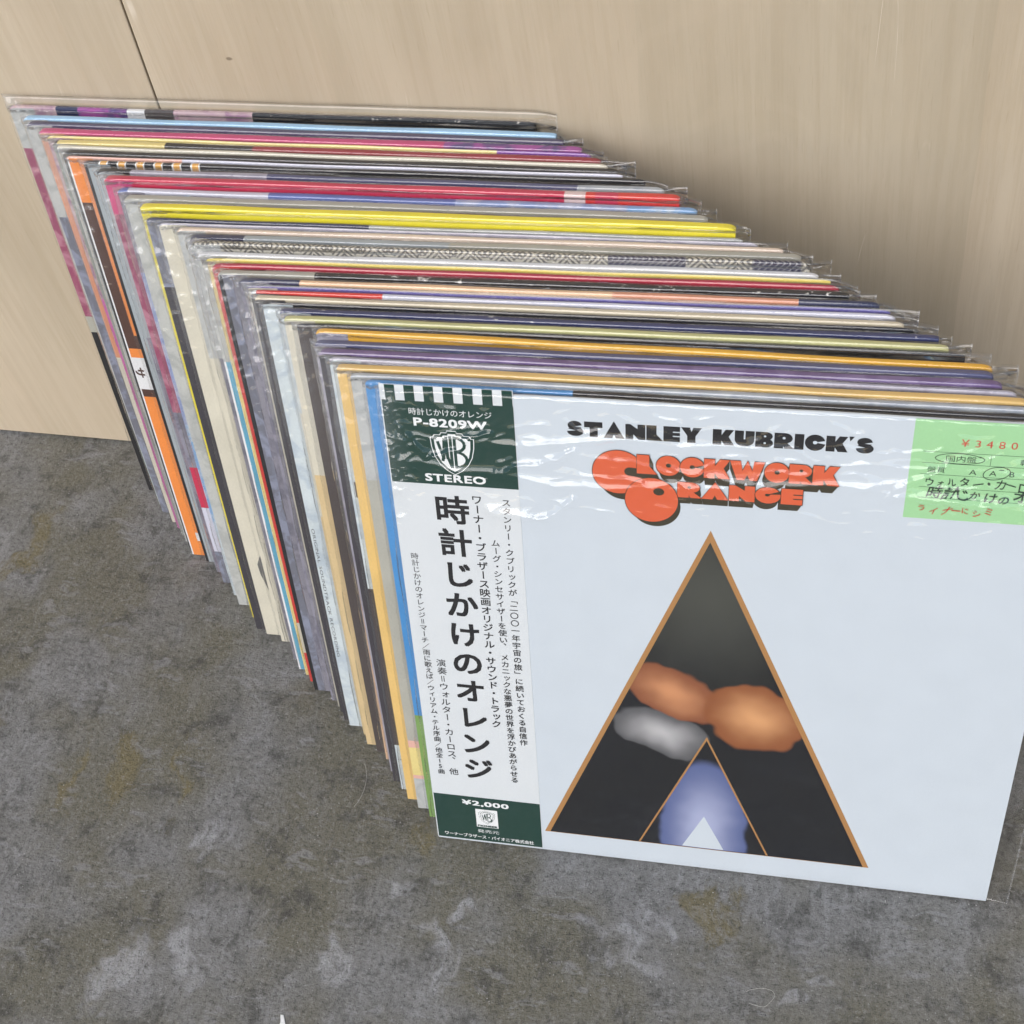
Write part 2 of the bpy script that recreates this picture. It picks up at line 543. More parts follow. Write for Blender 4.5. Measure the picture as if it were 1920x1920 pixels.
def make_sleeve(t, lift, seed, film, nu=0, nv=230, ext=None, tall=None, front=False, h=HJ):
    """A clear pouch sealed on the left, top and bottom and open, a little flared, on the right."""
    r = random.Random(seed * 13 + 5)
    sl = r.uniform(0.0022, 0.0042)
    sr = ext if ext is not None else r.uniform(0.0050, 0.0150)
    st = tall if tall is not None else r.uniform(0.0006, 0.0014)
    z0, z1 = 0.0, GAP + lift + h + st
    zc0, zc1 = GAP + lift, GAP + lift + h
    g = 0.00032
    fl_a, fl_b = r.uniform(0.0006, 0.0016), r.uniform(0.0004, 0.0014)
    cr = r.uniform(0.55, 1.25) * (1.5 if 14 <= seed <= 27 else 1.0)
    curl = r.uniform(-0.0022, 0.0022)
    droop = r.uniform(-0.0015, 0.0055)
    if nu:
        inner = [W * k / nu for k in range(1, nu)]
    else:
        inner = [0.00095 * k for k in range(1, 18)] + [0.0195, 0.024] + [0.03 + (W - 0.03) * k / 9 for k in range(0, 9)]
    us = [-sl, -sl * 0.75, -sl * 0.5, -sl * 0.25, 0.0003] + inner + [W - 0.0002] + \
         [W + sr * k / 8 for k in range(1, 9)] + [W + sr + 0.00045]
    if front:
        rows = [zc0 + 0.236 * k / 30 for k in range(1, 31)] + [zc0 + 0.236 + (h - 0.240) * k / 210 for k in range(1, 211)]
    else:
        rows = [zc0 + h * k / nv for k in range(1, nv)]
    vs = [z0, (z0 + zc0) / 2, zc0 + 0.0002] + rows + \
         [zc1 - 0.003, zc1 - 0.0008, zc1, zc1 + st * 0.35, zc1 + st * 0.7, z1]
    mid = t / 2

    def offs(u, v, side):
        mu = 1.0
        if u < 0:
            mu = max(0.0, 1 + u / sl) ** 0.6
        mv = 1.0
        if v < zc0:
            mv = max(0.0, (v - z0) / (zc0 - z0)) ** 0.6
        elif v > zc1:
            mv = max(0.0, 1 - (v - zc1) / st) ** 0.6
        m = mu * mv
        half = (t / 2 + g)
        if u > W:
            k = min(1.0, (u - W) / sr)
            end = fl_a if side < 0 else fl_b
            half = half * (1 - k) ** 1.5 + end * k
        d = side * half * m
        if u > W:
            d += curl * ((u - W) / sr) ** 2
        w = noise.noise(Vector((u * 28, v * 16, seed * 3.1 + side))) * 0.00016
        w = abs(w)
        if u < 0.016:
            e = (1 - max(0.0, u) / 0.016)
            e *= 0.06 + 0.94 * min(1.0, max(0.0, (v - 0.17) / 0.12))
            n1 = noise.noise(Vector((u * 90 + v * 25, v * 120 - u * 60, seed * 1.7 + side)))
            n2 = noise.noise(Vector((u * 210 - v * 60, v * 260 + u * 140, seed * 2.7 + side)))
            w += (max(0.0, 1 - abs(n1) * 3.2) * 0.0017 + max(0.0, 1 - abs(n2) * 3.0) * 0.0006) * e * cr
        if u > W:
            w += noise.noise(Vector((u * 150, v * 45, seed * 2.3 + side))) * 0.0003
        w = w * side * m
        if front and side < 0:
            w += front_creases(u, v) * m
        return mid + d + w

    verts, faces, fm = [], [], []
    nu_, nv_ = len(us), len(vs)
    idx = {}

    def vid(i, j, side):
        seam = i == 0 or j == 0 or j == nv_ - 1
        key = (i, j, 0 if (seam and i < nu_ - 1 or i == 0) else side)
        if key not in idx:
            u, v = us[i], vs[j]
            y = offs(u, v, side if key[2] else 0)
            dz = 0.0
            if j == nv_ - 1:
                dz = 0.0003 * noise.noise(Vector((u * 30, seed, 1.5)))
            if u > W:
                dz -= droop * ((u - W) / sr) ** 1.4 * (v / z1) ** 10
            du = 0.0
            if i == 0:
                du = 0.0012 * noise.noise(Vector((v * 40, seed, 4.5)))
            idx[key] = len(verts)
            verts.append((u + du, y, v + dz))
        return idx[key]

    for side in (-1, 1):
        for i in range(nu_ - 1):
            for j in range(nv_ - 1):
                q = [vid(i, j, side), vid(i + 1, j, side), vid(i + 1, j + 1, side), vid(i, j + 1, side)]
                if side > 0:
                    q.reverse()
                faces.append(tuple(q))
                fm.append(1 if i == nu_ - 2 else 0)
    return mesh("plastic_sleeve", verts, faces, [film, SEAM_FILM], fm, smooth=True)


def front_creases(u, v):
    """Slack film across the upper part of the front sleeve: sharp-backed folds that run across it (negative y is outwards)."""
    h = 0.0
    for c0, wob, amp, wid, sd in ((0.2735, 0.0040, 0.0026, 0.0024, 1.0), (0.2935, 0.0030, 0.0016, 0.0016, 2.0), (0.2835, 0.0060, 0.0012, 0.0015, 3.0)):
        c = c0 + wob * math.sin(u * 26 + sd * 2.1) + 0.0034 * noise.noise(Vector((u * 40, sd, 0.2))) + 0.0008 * noise.noise(Vector((u * 190, sd, 4.2)))
        d = (v - c) / wid
        a = amp * max(0.0, 0.62 + 1.1 * noise.noise(Vector((u * 17, sd * 4.0, 2.0))))
        h += a / (1.0 + abs(d) ** 1.7) if d > 0 else a / (1.0 + (abs(d) * 0.7) ** 2.2)
    # folds that run down from the left-hand corner, bent and broken up
    u += 0.0040 * noise.noise(Vector((u * 55, v * 55, 11.0))) + 0.0012 * noise.noise(Vector((u * 210, v * 210, 12.0)))
    v += 0.0040 * noise.noise(Vector((u * 55, v * 55, 21.0))) + 0.0012 * noise.noise(Vector((u * 210, v * 210, 22.0)))
    for x0, z0, x1, z1, amp, wid in ((0.002, 0.307, 0.020, 0.279, 0.0020, 0.0015), (0.020, 0.279, 0.052, 0.297, 0.0022, 0.0016),
                                     (0.058, 0.272, 0.092, 0.290, 0.0022, 0.0016), (0.050, 0.252, 0.078, 0.247, 0.0026, 0.0022),
                                     (0.078, 0.247, 0.090, 0.262, 0.0022, 0.0018), (0.232, 0.274, 0.258, 0.293, 0.0022, 0.0016),
                                     (0.258, 0.293, 0.240, 0.281, 0.0020, 0.0015)):
        dx, dz = x1 - x0, z1 - z0
        L2 = dx * dx + dz * dz
        t = max(0.0, min(1.0, ((u - x0) * dx + (v - z0) * dz) / L2))
        q = math.hypot(u - x0 - dx * t, v - z0 - dz * t) / wid
        if q < 4:
            h = max(h, amp / (1.0 + q ** 2.0))
    env = 1.0 / (1.0 + math.exp(-(v - 0.250) / 0.005))
    h += 0.0007 * env * max(0.0, 1 - 3.2 * abs(noise.noise(Vector((u * 60, v * 120, 2.2)))))
    h += 0.0022 * (0.35 + 0.65 * env) * (noise.noise(Vector((u * 11, v * 19, 6.2))) * 0.5 + 0.3)
    return -abs(h) - 0.0001


K = {}

def col(name, rgb, **kw):
    K[name] = card(rgb, **kw)

col('black', (0.018, 0.018, 0.021), worn=0.75)
col('blackworn', (0.016, 0.017, 0.021), worn=1.25)
col('navyworn', (0.035, 0.045, 0.13), worn=1.0)
col('tanworn', (0.64, 0.56, 0.40), worn=0.9)
col('charcoal', (0.05, 0.046, 0.055))
col('white', (0.78, 0.78, 0.78))
col('lav', (0.62, 0.62, 0.71))
col('cream', (0.66, 0.62, 0.50))
col('palegrey', (0.50, 0.51, 0.49), art=(0.40, 0.41, 0.40))
col('slate', (0.16, 0.165, 0.20), art=(0.26, 0.28, 0.36))
col('slatelav', (0.27, 0.26, 0.31), art=(0.17, 0.165, 0.21))
col('maroon', (0.30, 0.075, 0.135), worn=0.75, art=(0.46, 0.20, 0.26))
col('pinkgrey', (0.55, 0.40, 0.42), art=(0.36, 0.20, 0.30))
col('purple', (0.38, 0.09, 0.33), art=(0.10, 0.07, 0.20))
col('ltblue', (0.36, 0.60, 0.82))
col('dkviolet', (0.075, 0.065, 0.12), worn=0.75)
col('magenta', (0.58, 0.075, 0.20), worn=0.75)
col('salmon', (0.70, 0.30, 0.17))
col('pinkmag', (0.55, 0.13, 0.37))
col('yellowpale', (0.78, 0.64, 0.25))
col('violet', (0.25, 0.09, 0.36))
col('darkred', (0.30, 0.03, 0.045), worn=0.75)
col('greygreen', (0.28, 0.30, 0.27))
col('orange', (0.85, 0.27, 0.06))
col('stripe', (0.80, 0.42, 0.10))
col('brown', (0.085, 0.042, 0.032))
col('salmonpale', (0.76, 0.44, 0.36))
col('crimson', (0.56, 0.035, 0.085), worn=0.75)
col('red', (0.68, 0.045, 0.035))
col('pinkwhite', (0.72, 0.55, 0.53))
col('blue', (0.12, 0.17, 0.42))
col('skyblue', (0.22, 0.40, 0.66), art=(0.50, 0.58, 0.66))
col('bluelav', (0.26, 0.33, 0.55), art=(0.45, 0.48, 0.60))
col('greybeige', (0.42, 0.41, 0.35))
col('yellow', (0.82, 0.70, 0.04))
col('mint', (0.52, 0.60, 0.55), art=(0.38, 0.42, 0.40))
col('peachpale', (0.74, 0.60, 0.48))
col('navy', (0.03, 0.037, 0.09), worn=0.75)
col('greyblue', (0.36, 0.40, 0.42))
col('leafgrey', (0.14, 0.135, 0.13))
col('cyanblue', (0.12, 0.40, 0.58))
col('yellowmid', (0.76, 0.62, 0.14))
col('crimsondk', (0.44, 0.035, 0.06), worn=0.75)
col('peach', (0.80, 0.52, 0.31))
col('terracotta', (0.68, 0.30, 0.18), worn=0.75)
col('indigo', (0.12, 0.105, 0.33), worn=0.75)
col('icewhite', (0.60, 0.66, 0.67), art=(0.48, 0.55, 0.60))
col('tan', (0.66, 0.50, 0.27))
col('khaki', (0.55, 0.54, 0.25))
col('dkbrown', (0.075, 0.062, 0.06))
col('gold', (0.78, 0.42, 0.04), worn=0.75)
col('navyslate', (0.085, 0.09, 0.18), worn=0.75)
col('plum', (0.155, 0.10, 0.235), worn=0.75, art=(0.23, 0.17, 0.33))
col('lavgrey', (0.42, 0.405, 0.47), art=(0.33, 0.31, 0.38))
col('tangold', (0.76, 0.51, 0.18))
col('silver', (0.45, 0.48, 0.50), art=(0.34, 0.37, 0.42))
col('azure', (0.07, 0.27, 0.58))
col('green', (0.20, 0.34, 0.10))
col('coverwhite', (0.60, 0.655, 0.70), rough=0.38, mott=0.22)
K['batik'] = batik_card()


def one(name):
    return [(400, K[name])]


def segs(*a):
    return [(e, K[n]) for e, n in a]


stripes8 = []
for k in range(6):
    stripes8 += [(9 + k * 11, 'black'), (11.2 + k * 11 - 1.2, 'white'), (13.7 + k * 11, 'stripe'), (14.5 + k * 11, 'white')]
stripes8.append((400, 'black'))

# X, back edge Y of the top (mm, seen on the plane z = zn), pitch end Y, yaw deg, lift mm, roll deg, top, strip, face, label
ALB = [
 (-279.6, -1.4, -5.6, 0.2, 0, 0, segs((30, 'pinkgrey'), (44, 'navy'), (75, 'purple'), (86, 'white'), (104, 'dkbrown'), (152, 'pinkgrey'), (400, 'blackworn')),
  [(315, one('palegrey')), (285, one('maroon')), (160, one('greybeige')), (147, segs((5, 'black'), (400, 'salmon')))], 'black',
  "rearmost album, black and pink top edge, leaning directly on the plywood"),
 (-266.5, -10.1, -15.3, 0.28, 0, 0, segs((400, 'ltblue')), [(315, one('palegrey')), (60, one('mint'))], 'ltblue',
  "album with a light sky blue top edge, just in front of the rearmost one"),
 (-261.4, -15.3, -20.4, 0.32, 0, 0, segs((400, 'dkviolet')), [(315, one('palegrey')), (250, one('slate'))], 'dkviolet',
  "album with a dark violet top edge between the sky blue and magenta ones"),
 (-250.8, -20.8, -26.9, 0.36, 0, 0, segs((240, 'magenta'), (400, 'purple')), [(315, one('salmon')), (150, one('cream'))], 'magenta',
  "album with a magenta top edge and salmon left side near the wall"),
 (-244.7, -27.2, -29.9, 0.43, 0, 0, segs((264, 'yellowpale'), (400, 'violet')), [(315, one('pinkgrey')), (200, one('pinkmag'))], 'yellowpale',
  "thin album with a pale yellow top edge that turns violet at the right"),
 (-239.2, -29.9, -34.9, 0.47, 0, 0, segs((3, 'black'), (69, 'yellowpale'), (121, 'black'), (400, 'darkred')), [(315, one('greygreen'))], 'darkred',
  "album whose top edge goes from yellow to black to dark red"),
 (-234.7, -34.8, -38.4, 0.51, 0, 0, segs((400, 'cream')), [(315, one('palegrey'))], 'cream',
  "cream edged album between the dark red and black ones near the wall"),
 (-229.3, -38.3, -43.3, 0.59, 0, 0, segs((400, 'black')), [(315, one('black'))], 'black',
  "plain black edged album right behind the orange one"),
 (-225.6, -43.5, -46.1, 0.67, 0, 0, segs((70, 'salmonpale'), (400, 'lav')),
  [(315, segs((1, 'white'), (400, 'orange'))), (283, segs((1, 'white'), (7.5, 'brown'), (400, 'orange'))), (190, segs((1, 'white'), (400, 'brown'))),
   (180, segs((1, 'white'), (400, 'orange'))), (173, one('white')), (148, segs((1, 'white'), (400, 'brown'))), (142, segs((1, 'white'), (400, 'orange'))),
   (22, segs((1, 'white'), (7, 'orange'), (10.5, 'white'), (400, 'orange'))), (14, segs((1, 'white'), (400, 'orange')))], 'orange',
  "album with a bright orange and brown left side carrying a white block"),
 (-213.3, -46.1, -50.2, 0.74, 0, 0, [(e, K[n]) for e, n in stripes8], [(315, segs((2, 'black'), (400, 'greyblue')))], 'black',
  "black edged album with a row of orange and white stripes at its top left"),
 (-202.6, -52.0, -57.0, 0.82, 0, 0, segs((20, 'black'), (100, 'lavgrey'), (270, 'navyslate'), (400, 'silver')), [(315, one('greyblue')), (200, one('slatelav'))], 'navyslate',
  "grey and navy edged album behind the thick crimson one"),
 (-195.9, -57.1, -65.9, 0.9, 2.8, 0, segs((256, 'crimson'), (267, 'pinkwhite'), (272, 'red'), (284, 'crimson'), (400, 'red')),
  [(315, one('magenta')), (290, one('maroon')), (150, one('slatelav')), (105, one('crimson')), (70, one('lav')), (30, one('slate'))], 'crimson',
  "album with a thick crimson top edge marked by one pale pink patch"),
 (-184.0, -66.9, -71.8, 1.0, 0, 0, segs((6, 'blue'), (87, 'lav'), (190, 'blue'), (280, 'bluelav'), (400, 'skyblue')),
  [(315, one('slatelav')), (260, one('bluelav')), (150, one('skyblue')), (60, segs((4, 'icewhite'), (7, 'skyblue'), (400, 'icewhite')))], 'blue',
  "album with a lavender and blue top edge in front of the crimson one"),
 (-177.8, -72.3, -77.9, 1.1, 0, 0, segs((400, 'greybeige')), [(315, one('palegrey'))], 'greybeige',
  "drab grey beige edged album right behind the thick yellow one"),
 (-165.8, -77.9, -89.3, 1.2, 3.8, 0, segs((400, 'yellow')), [(315, one('yellow'))], 'yellow',
  "thick bright yellow album with a thin dark border line, mid stack"),
 (-158.8, -89.4, -92.8, 1.3, 0, 0, segs((124, 'navy'), (400, 'palegrey')), [(315, one('slate')), (270, one('charcoal'))], 'charcoal',
  "album with a half navy, half pale grey top edge before the yellow one"),
 (-150.7, -92.9, -95.3, 1.4, 0, 0, segs((400, 'lavgrey')), [(315, one('cream'))], 'cream',
  "thin lavender grey edged album with a broad cream left side"),
 (-138.6, -95.3, -99.2, 1.5, 0, 0, segs((400, 'peachpale')), [(315, one('palegrey')), (230, one('cream'))], 'peachpale',
  "album with a pale peach top edge behind the patterned one"),
 (-129.6, -99.2, -104.5, 1.6, 0, 0, segs((30, 'navy'), (140, 'greyblue'), (400, 'greybeige')), [(315, one('slatelav'))], 'greyblue',
  "grey blue edged album directly behind the black and white patterned one"),
 (-127.2, -104.5, -111.9, 1.7, 3.2, 0, segs((400, 'batik')), [(315, one('palegrey')), (240, one('slatelav'))], 'batik',
  "album with a black and white hatched pattern along its top"),
 (-120.4, -112.1, -116.5, 1.8, 0, 0, segs((400, 'white')), [(315, one('palegrey')), (245, segs((1.2, 'white'), (400, 'cyanblue')))], 'white',
  "white edged album with a blue left side before the patterned one"),
 (-114.6, -116.8, -119.4, 1.79, 0, 0, segs((400, 'yellowmid')), [(315, one('yellowpale')), ], 'yellowmid',
  "thin yellow edged album squeezed between the white and dark red ones"),
 (-110.3, -119.5, -123.5, 1.78, 0, 0, segs((400, 'crimsondk')), [(315, one('red')), (54, one('cream')), (27, one('red'))], 'crimsondk',
  "dark red edged album with a red left side, behind the scuffed black one"),
 (-105.6, -123.7, -128.6, 1.77, 0, 0, segs((52, 'greybeige'), (400, 'blackworn')), [(315, segs((2.5, 'black'), (7, 'slate'), (400, 'slatelav')))], 'black',
  "scuffed black edged album with white chips along its top"),
 (-92.2, -128.7, -134.3, 1.76, 1.2, 0, segs((32, 'navy'), (190, 'peach'), (278, 'terracotta'), (400, 'navy')), [(315, one('slatelav'))], 'peach',
  "album with a peach top edge that is navy at both ends"),
 (-86.5, -134.4, -136.3, 1.75, 0, 0, segs((400, 'indigo')), [(315, one('cream'))], 'indigo',
  "very thin indigo edged album behind the red and white one"),
 (-83.9, -136.3, -139.8, 1.75, 0, 0, segs((3, 'white'), (69, 'red'), (400, 'lav')), [(315, one('charcoal'))], 'red',
  "album with a top edge red at the left and white beyond"),
 (-80.0, -139.9, -144.3, 1.74, 0, 0, segs((400, 'tanworn')), [(315, one('charcoal'))], 'tan',
  "worn tan edged album in front of the red and white one"),
 (-75.3, -144.5, -146.9, 1.73, 0, 0, segs((400, 'black')), [(315, one('icewhite'))], 'black',
  "thin black edged album with a pale left side bearing tiny print"),
 (-64.6, -147.1, -151.6, 1.72, 0, 0, segs((400, 'navyworn')), [(315, one('icewhite')), (250, one('cream')), (180, one('tan'))], 'navy',
  "navy edged album with white scuffs behind the khaki one"),
 (-60.8, -151.9, -157.6, 1.71, 1.0, 0, segs((400, 'khaki')), [(315, one('cream')), (215, one('tan'))], 'khaki',
  "album with a khaki green top edge behind the golden yellow one"),
 (-52.5, -158.2, -160.4, 1.70, -0.8, 0, segs((400, 'black')), [(315, one('dkbrown'))], 'black',
  "thin black album that shows only at the right beside the golden one"),
 (-46.5, -158.6, -165.8, 1.68, 3.0, 0.75, segs((400, 'gold')), [(315, one('lavgrey')), (290, one('cream')), (170, one('peach'))], 'gold',
  "golden yellow edged album that slopes down to the right"),
 (-40.7, -165.9, -171.0, 1.66, 0, 0, segs((400, 'navyslate')), [(315, one('lavgrey'))], 'navyslate',
  "dark slate blue edged album in front of the golden one"),
 (-37.0, -171.1, -176.5, 1.64, 0, 0, segs((400, 'plum')), [(315, one('charcoal'))], 'plum',
  "album with a dull purple top edge"),
 (-30.8, -176.6, -180.0, 1.62, 0, 0, segs((400, 'lavgrey')),
  [(315, one('icewhite')), (238, segs((2.2, 'icewhite'), (400, 'dkbrown'))), (228, one('icewhite')), (200, segs((3, 'icewhite'), (400, 'dkbrown'))),
   (190, one('icewhite')), (165, one('dkbrown')), (158, segs((4, 'dkbrown'), (400, 'icewhite'))), (138, one('dkbrown')), (40, one('icewhite'))], 'lavgrey',
  "lavender grey edged album whose left side has black blocks on white"),
 (-25.5, -180.0, -185.2, 1.61, 0, 0, segs((400, 'tangold')), [(315, one('tangold'))], 'tangold',
  "tan gold album, edge and left side alike, near the front"),
 (-17.6, -185.1, -189.2, 1.59, 0, 0, segs((400, 'silver')), [(315, one('palegrey')), (250, one('greybeige')), (60, one('salmonpale')), (54, one('yellowpale')), (30, one('salmonpale')), (27, one('palegrey'))], 'silver',
  "silver grey edged album, second behind the front album"),
 (-9.2, -189.1, -192.9, 1.57, 0, 0, segs((99, 'azure'), (400, 'black')), [(315, one('azure')), (88, one('green'))], 'azure',
  "blue and green album directly behind the front one, black top right"),
]


def lerp(x, xs, ys):
    if x <= xs[0]:
        return ys[0]
    for a, b, c, d in zip(xs, xs[1:], ys, ys[1:]):
        if x <= b:
            return c + (d - c) * (x - a) / (b - a)
    return ys[-1]


def place(Xn, Yn, zn, z):
    """Slide a point along its sight line from the plane zn, where it was measured, to its true height z."""
    k = (CAM[2] - z) / (CAM[2] - zn)
    return CAM[0] + (Xn - CAM[0]) * k, CAM[1] + (Yn - CAM[1]) * k


albums = []
for i, (X, Yb, Yf, yaw, lift, roll, top, strip, face, label) in enumerate(ALB):
    X, Yb, Yf, lift = X / 1000, Yb / 1000, Yf / 1000, lift / 1000
    zn = 0.311 - 0.008 * (i + 1) / 38.0
    tilt = rad(lerp(-Yb, (0.0002, 0.045, 0.085, 0.12, 0.183, 0.1928), (7.1, 9.6, 11.0, 11.8, 13.9, 14.3)))
    z = (HJ + GAP + lift) * math.cos(tilt)
    x, yb = place(X, Yb, zn, z)
    yf = place(X, Yf, zn, (HJ + GAP) * math.cos(tilt))[1]
    t = max(0.0012, min(0.0050, (yb - yf) - 0.0009))
    if lift > 0:
        t = max(0.0022, t)
    y0 = yb - t * math.cos(tilt) - (HJ + GAP + lift) * math.sin(tilt)
    root = bpy.data.objects.new("record_album", None)
    C.objects.link(root)
    root.location = (x, y0, 0.0004 + t * 0.0)
    root.rotation_euler = (-tilt, rad(roll), rad(yaw))
    root["label"] = label
    root["category"] = "record album"
    root["group"] = "record albums leaning in a row against the plywood"
    lift_ = lift
    if roll:
        lift_ += 0.0
    jag = 0.0016 if i in (23,) else 0.0
    jk = link("jacket", make_jacket(t, top, strip, K[face], seed=i + 1, bow=rng.uniform(-0.0003, 0.0003), jag=jag), root, (0, 0, GAP + max(lift_, 0.0)))
    sv = link("plastic_sleeve", make_sleeve(t, max(lift_, 0.0), i + 1, FILM, tall=0.0075 if i == 0 else None), root)
    albums.append((root, jk, sv, t))

# ------------------------------------------------------------------ printing helpers (jacket local: x right, z up, front is -y)
def ngon_prims(prims, sx, sz, ox, oz):
    out = []
    for p in prims:
        neg = p[0].startswith('-')
        k = p[0].lstrip('-')
        if k == 'r':
            pts = [(p[1], p[2]), (p[3], p[2]), (p[3], p[4]), (p[1], p[4])]
        elif k == 'c':
            pts = [(p[1] + p[3] * math.cos(a * math.tau / 40), p[2] + p[4] * math.sin(a * math.tau / 40)) for a in range(40)]
        else:
            pts = list(p[1])
        area = sum(a[0] * b[1] - b[0] * a[1] for a, b in zip(pts, pts[1:] + pts[:1]))
        if area < 0:
            pts.reverse()
        out.append((neg, [(ox + x * sx, oz + z * sz) for x, z in pts]))
    return out


class Print:
    """Collects flat print shapes, each on its own hair-thin layer, into one mesh."""
    def __init__(self, y=-0.00004, step=0.000004):
        self.v, self.f, self.m, self.mats = [], [], [], []
        self.y, self.st = y, step

    def poly(self, pts, mat, layer=None):
        if layer is None:
            self.y -= self.st
            y = self.y
        else:
            y = layer
        b = len(self.v)
        self.v += [(x, y, z) for x, z in pts]
        self.f.append(tuple(range(b, b + len(pts))))
        if mat not in self.mats:
            self.mats.append(mat)
        self.m.append(self.mats.index(mat))

    def rect(self, x0, z0, x1, z1, mat):
        self.poly([(x0, z0), (x1, z0), (x1, z1), (x0, z1)], mat)

    def disc(self, cx, cz, rx, rz, mat, n=48):
        self.poly([(cx + rx * math.cos(k * math.tau / n), cz + rz * math.sin(k * math.tau / n)) for k in range(n)], mat)

    def line(self, pts, w, mat):
        for (x0, z0), (x1, z1) in zip(pts, pts[1:]):
            dx, dz = x1 - x0, z1 - z0
            L = math.hypot(dx, dz) or 1e-9
            nx, nz = -dz / L * w / 2, dx / L * w / 2
            ex, ez = dx / L * w * 0.3, dz / L * w * 0.3
            self.poly([(x0 - ex - nx, z0 - ez - nz), (x1 + ex - nx, z1 + ez - nz), (x1 + ex + nx, z1 + ez + nz), (x0 - ex + nx, z0 - ez + nz)], mat)

    def glyph(self, g, mat, fx, layer=None, bold=0.0):
        if bold:
            for dx, dz in ((-1, -1), (1, -1), (-1, 1), (1, 1), (0, 0)):
                self.glyph(g, mat, lambda a, b: fx(a + dx * bold, b + dz * bold))
            return
        if layer is None:
            self.y -= self.st
            layer = self.y
        vs, fs = g
        b = len(self.v)
        for x, z in vs:
            X, Z = fx(x, z)
            self.v.append((X, layer, Z))
        if mat not in self.mats:
            self.mats.append(mat)
        k = self.mats.index(mat)
        for f in fs:
            self.f.append(tuple(b + j for j in f))
            self.m.append(k)

    def build(self, name, parent):
        return link(name, mesh(name, self.v, self.f, self.mats, self.m), parent)


_glyphs = {}
_fc = bpy.data.curves.new("glyph_source", 'FONT')
_fo = bpy.data.objects.new("glyph_source", _fc)
C.objects.link(_fo)


def glyph(ch, bold=0.0):
    bold = 0.0
    key = (ch, bold)
    if key not in _glyphs:
        _fc.body = ch
        _fc.size = 1.0
        _fc.offset = bold
        _fc.resolution_u = 3
        bpy.context.view_layer.update()
        ev = _fo.evaluated_get(bpy.context.evaluated_depsgraph_get())
        me = bpy.data.meshes.new_from_object(ev)
        vs = [(v.co.x, v.co.y) for v in me.vertices]
        fs = [tuple(p.vertices) for p in me.polygons]
        w = max([x for x, _ in vs], default=0.4)
        _glyphs[key] = ((vs, fs), w)
        bpy.data.meshes.remove(me)
    return _glyphs[key]


def vertical(pr, text, x, ztop, zbot, size, mat, bold=0.0, wx=1.0):
    """A column of Japanese characters centred on x from ztop down to zbot (cells of equal height)."""
    n = sum(0.5 if c == ' ' else 1 for c in text)
    cell = (ztop - zbot) / n
    z = ztop
    for ch in text:
        if ch == ' ':
            z -= cell * 0.5
            continue
        zc = z - cell / 2
        if ch in 'ー＝':
            g, _ = glyph(ch, bold)
            pr.glyph(g, mat, lambda a, b: (x - (b - 0.385) * size * wx * (-1), zc - (a - 0.5) * size), bold=bold)
        elif ch in '、':
            g, _ = glyph(ch, bold)
            pr.glyph(g, mat, lambda a, b: (x + (a - 0.05) * size * wx, zc + (b + 0.35) * size), bold=bold)
        elif ch in 'ッィォャュョ':
            g, _ = glyph(ch, bold)
            pr.glyph(g, mat, lambda a, b: (x + (a - 0.42) * size * wx, zc + (b - 0.31) * size), bold=bold)
        elif ch.isdigit():
            g, _ = glyph(ch, bold)
            pr.glyph(g, mat, lambda a, b: (x + (a - 0.3) * size * wx, zc + (b - 0.36) * size), bold=bold)
        else:
            g, _ = glyph(ch, bold)
            pr.glyph(g, mat, lambda a, b: (x + (a - 0.5) * size * wx, zc + (b - 0.38) * size), bold=bold)
        z -= cell


def horizontal(pr, text, x0, x1, z, size, mat, bold=0.0, jitter=0.0, seed=1, slant=0.0):
    """A row of text fitted between x0 and x1 with its baseline at z."""
    adv, ws = 0.0, []
    for ch in text:
        if ch == ' ':
            ws.append((None, 0.3))
        else:
            g, w = glyph(ch, bold)
            ws.append((g, 1.0 if ord(ch) > 0x2e80 else w + 0.07))
    total = sum(w for _, w in ws)
    sx = (x1 - x0) / total
    r = random.Random(seed)
    x = x0
    for g, w in ws:
        if g is not None:
            a = r.uniform(-jitter, jitter)
            dz = r.uniform(-jitter, jitter) * size * 0.6
            k = 1 + r.uniform(-jitter, jitter)
            xo = x
            pr.glyph(g, mat, lambda p, q: (xo + (p + q * (slant + a)) * sx * k, z + dz + (q + (p - 0.5) * a) * size * k), bold=bold)
        x += w * sx


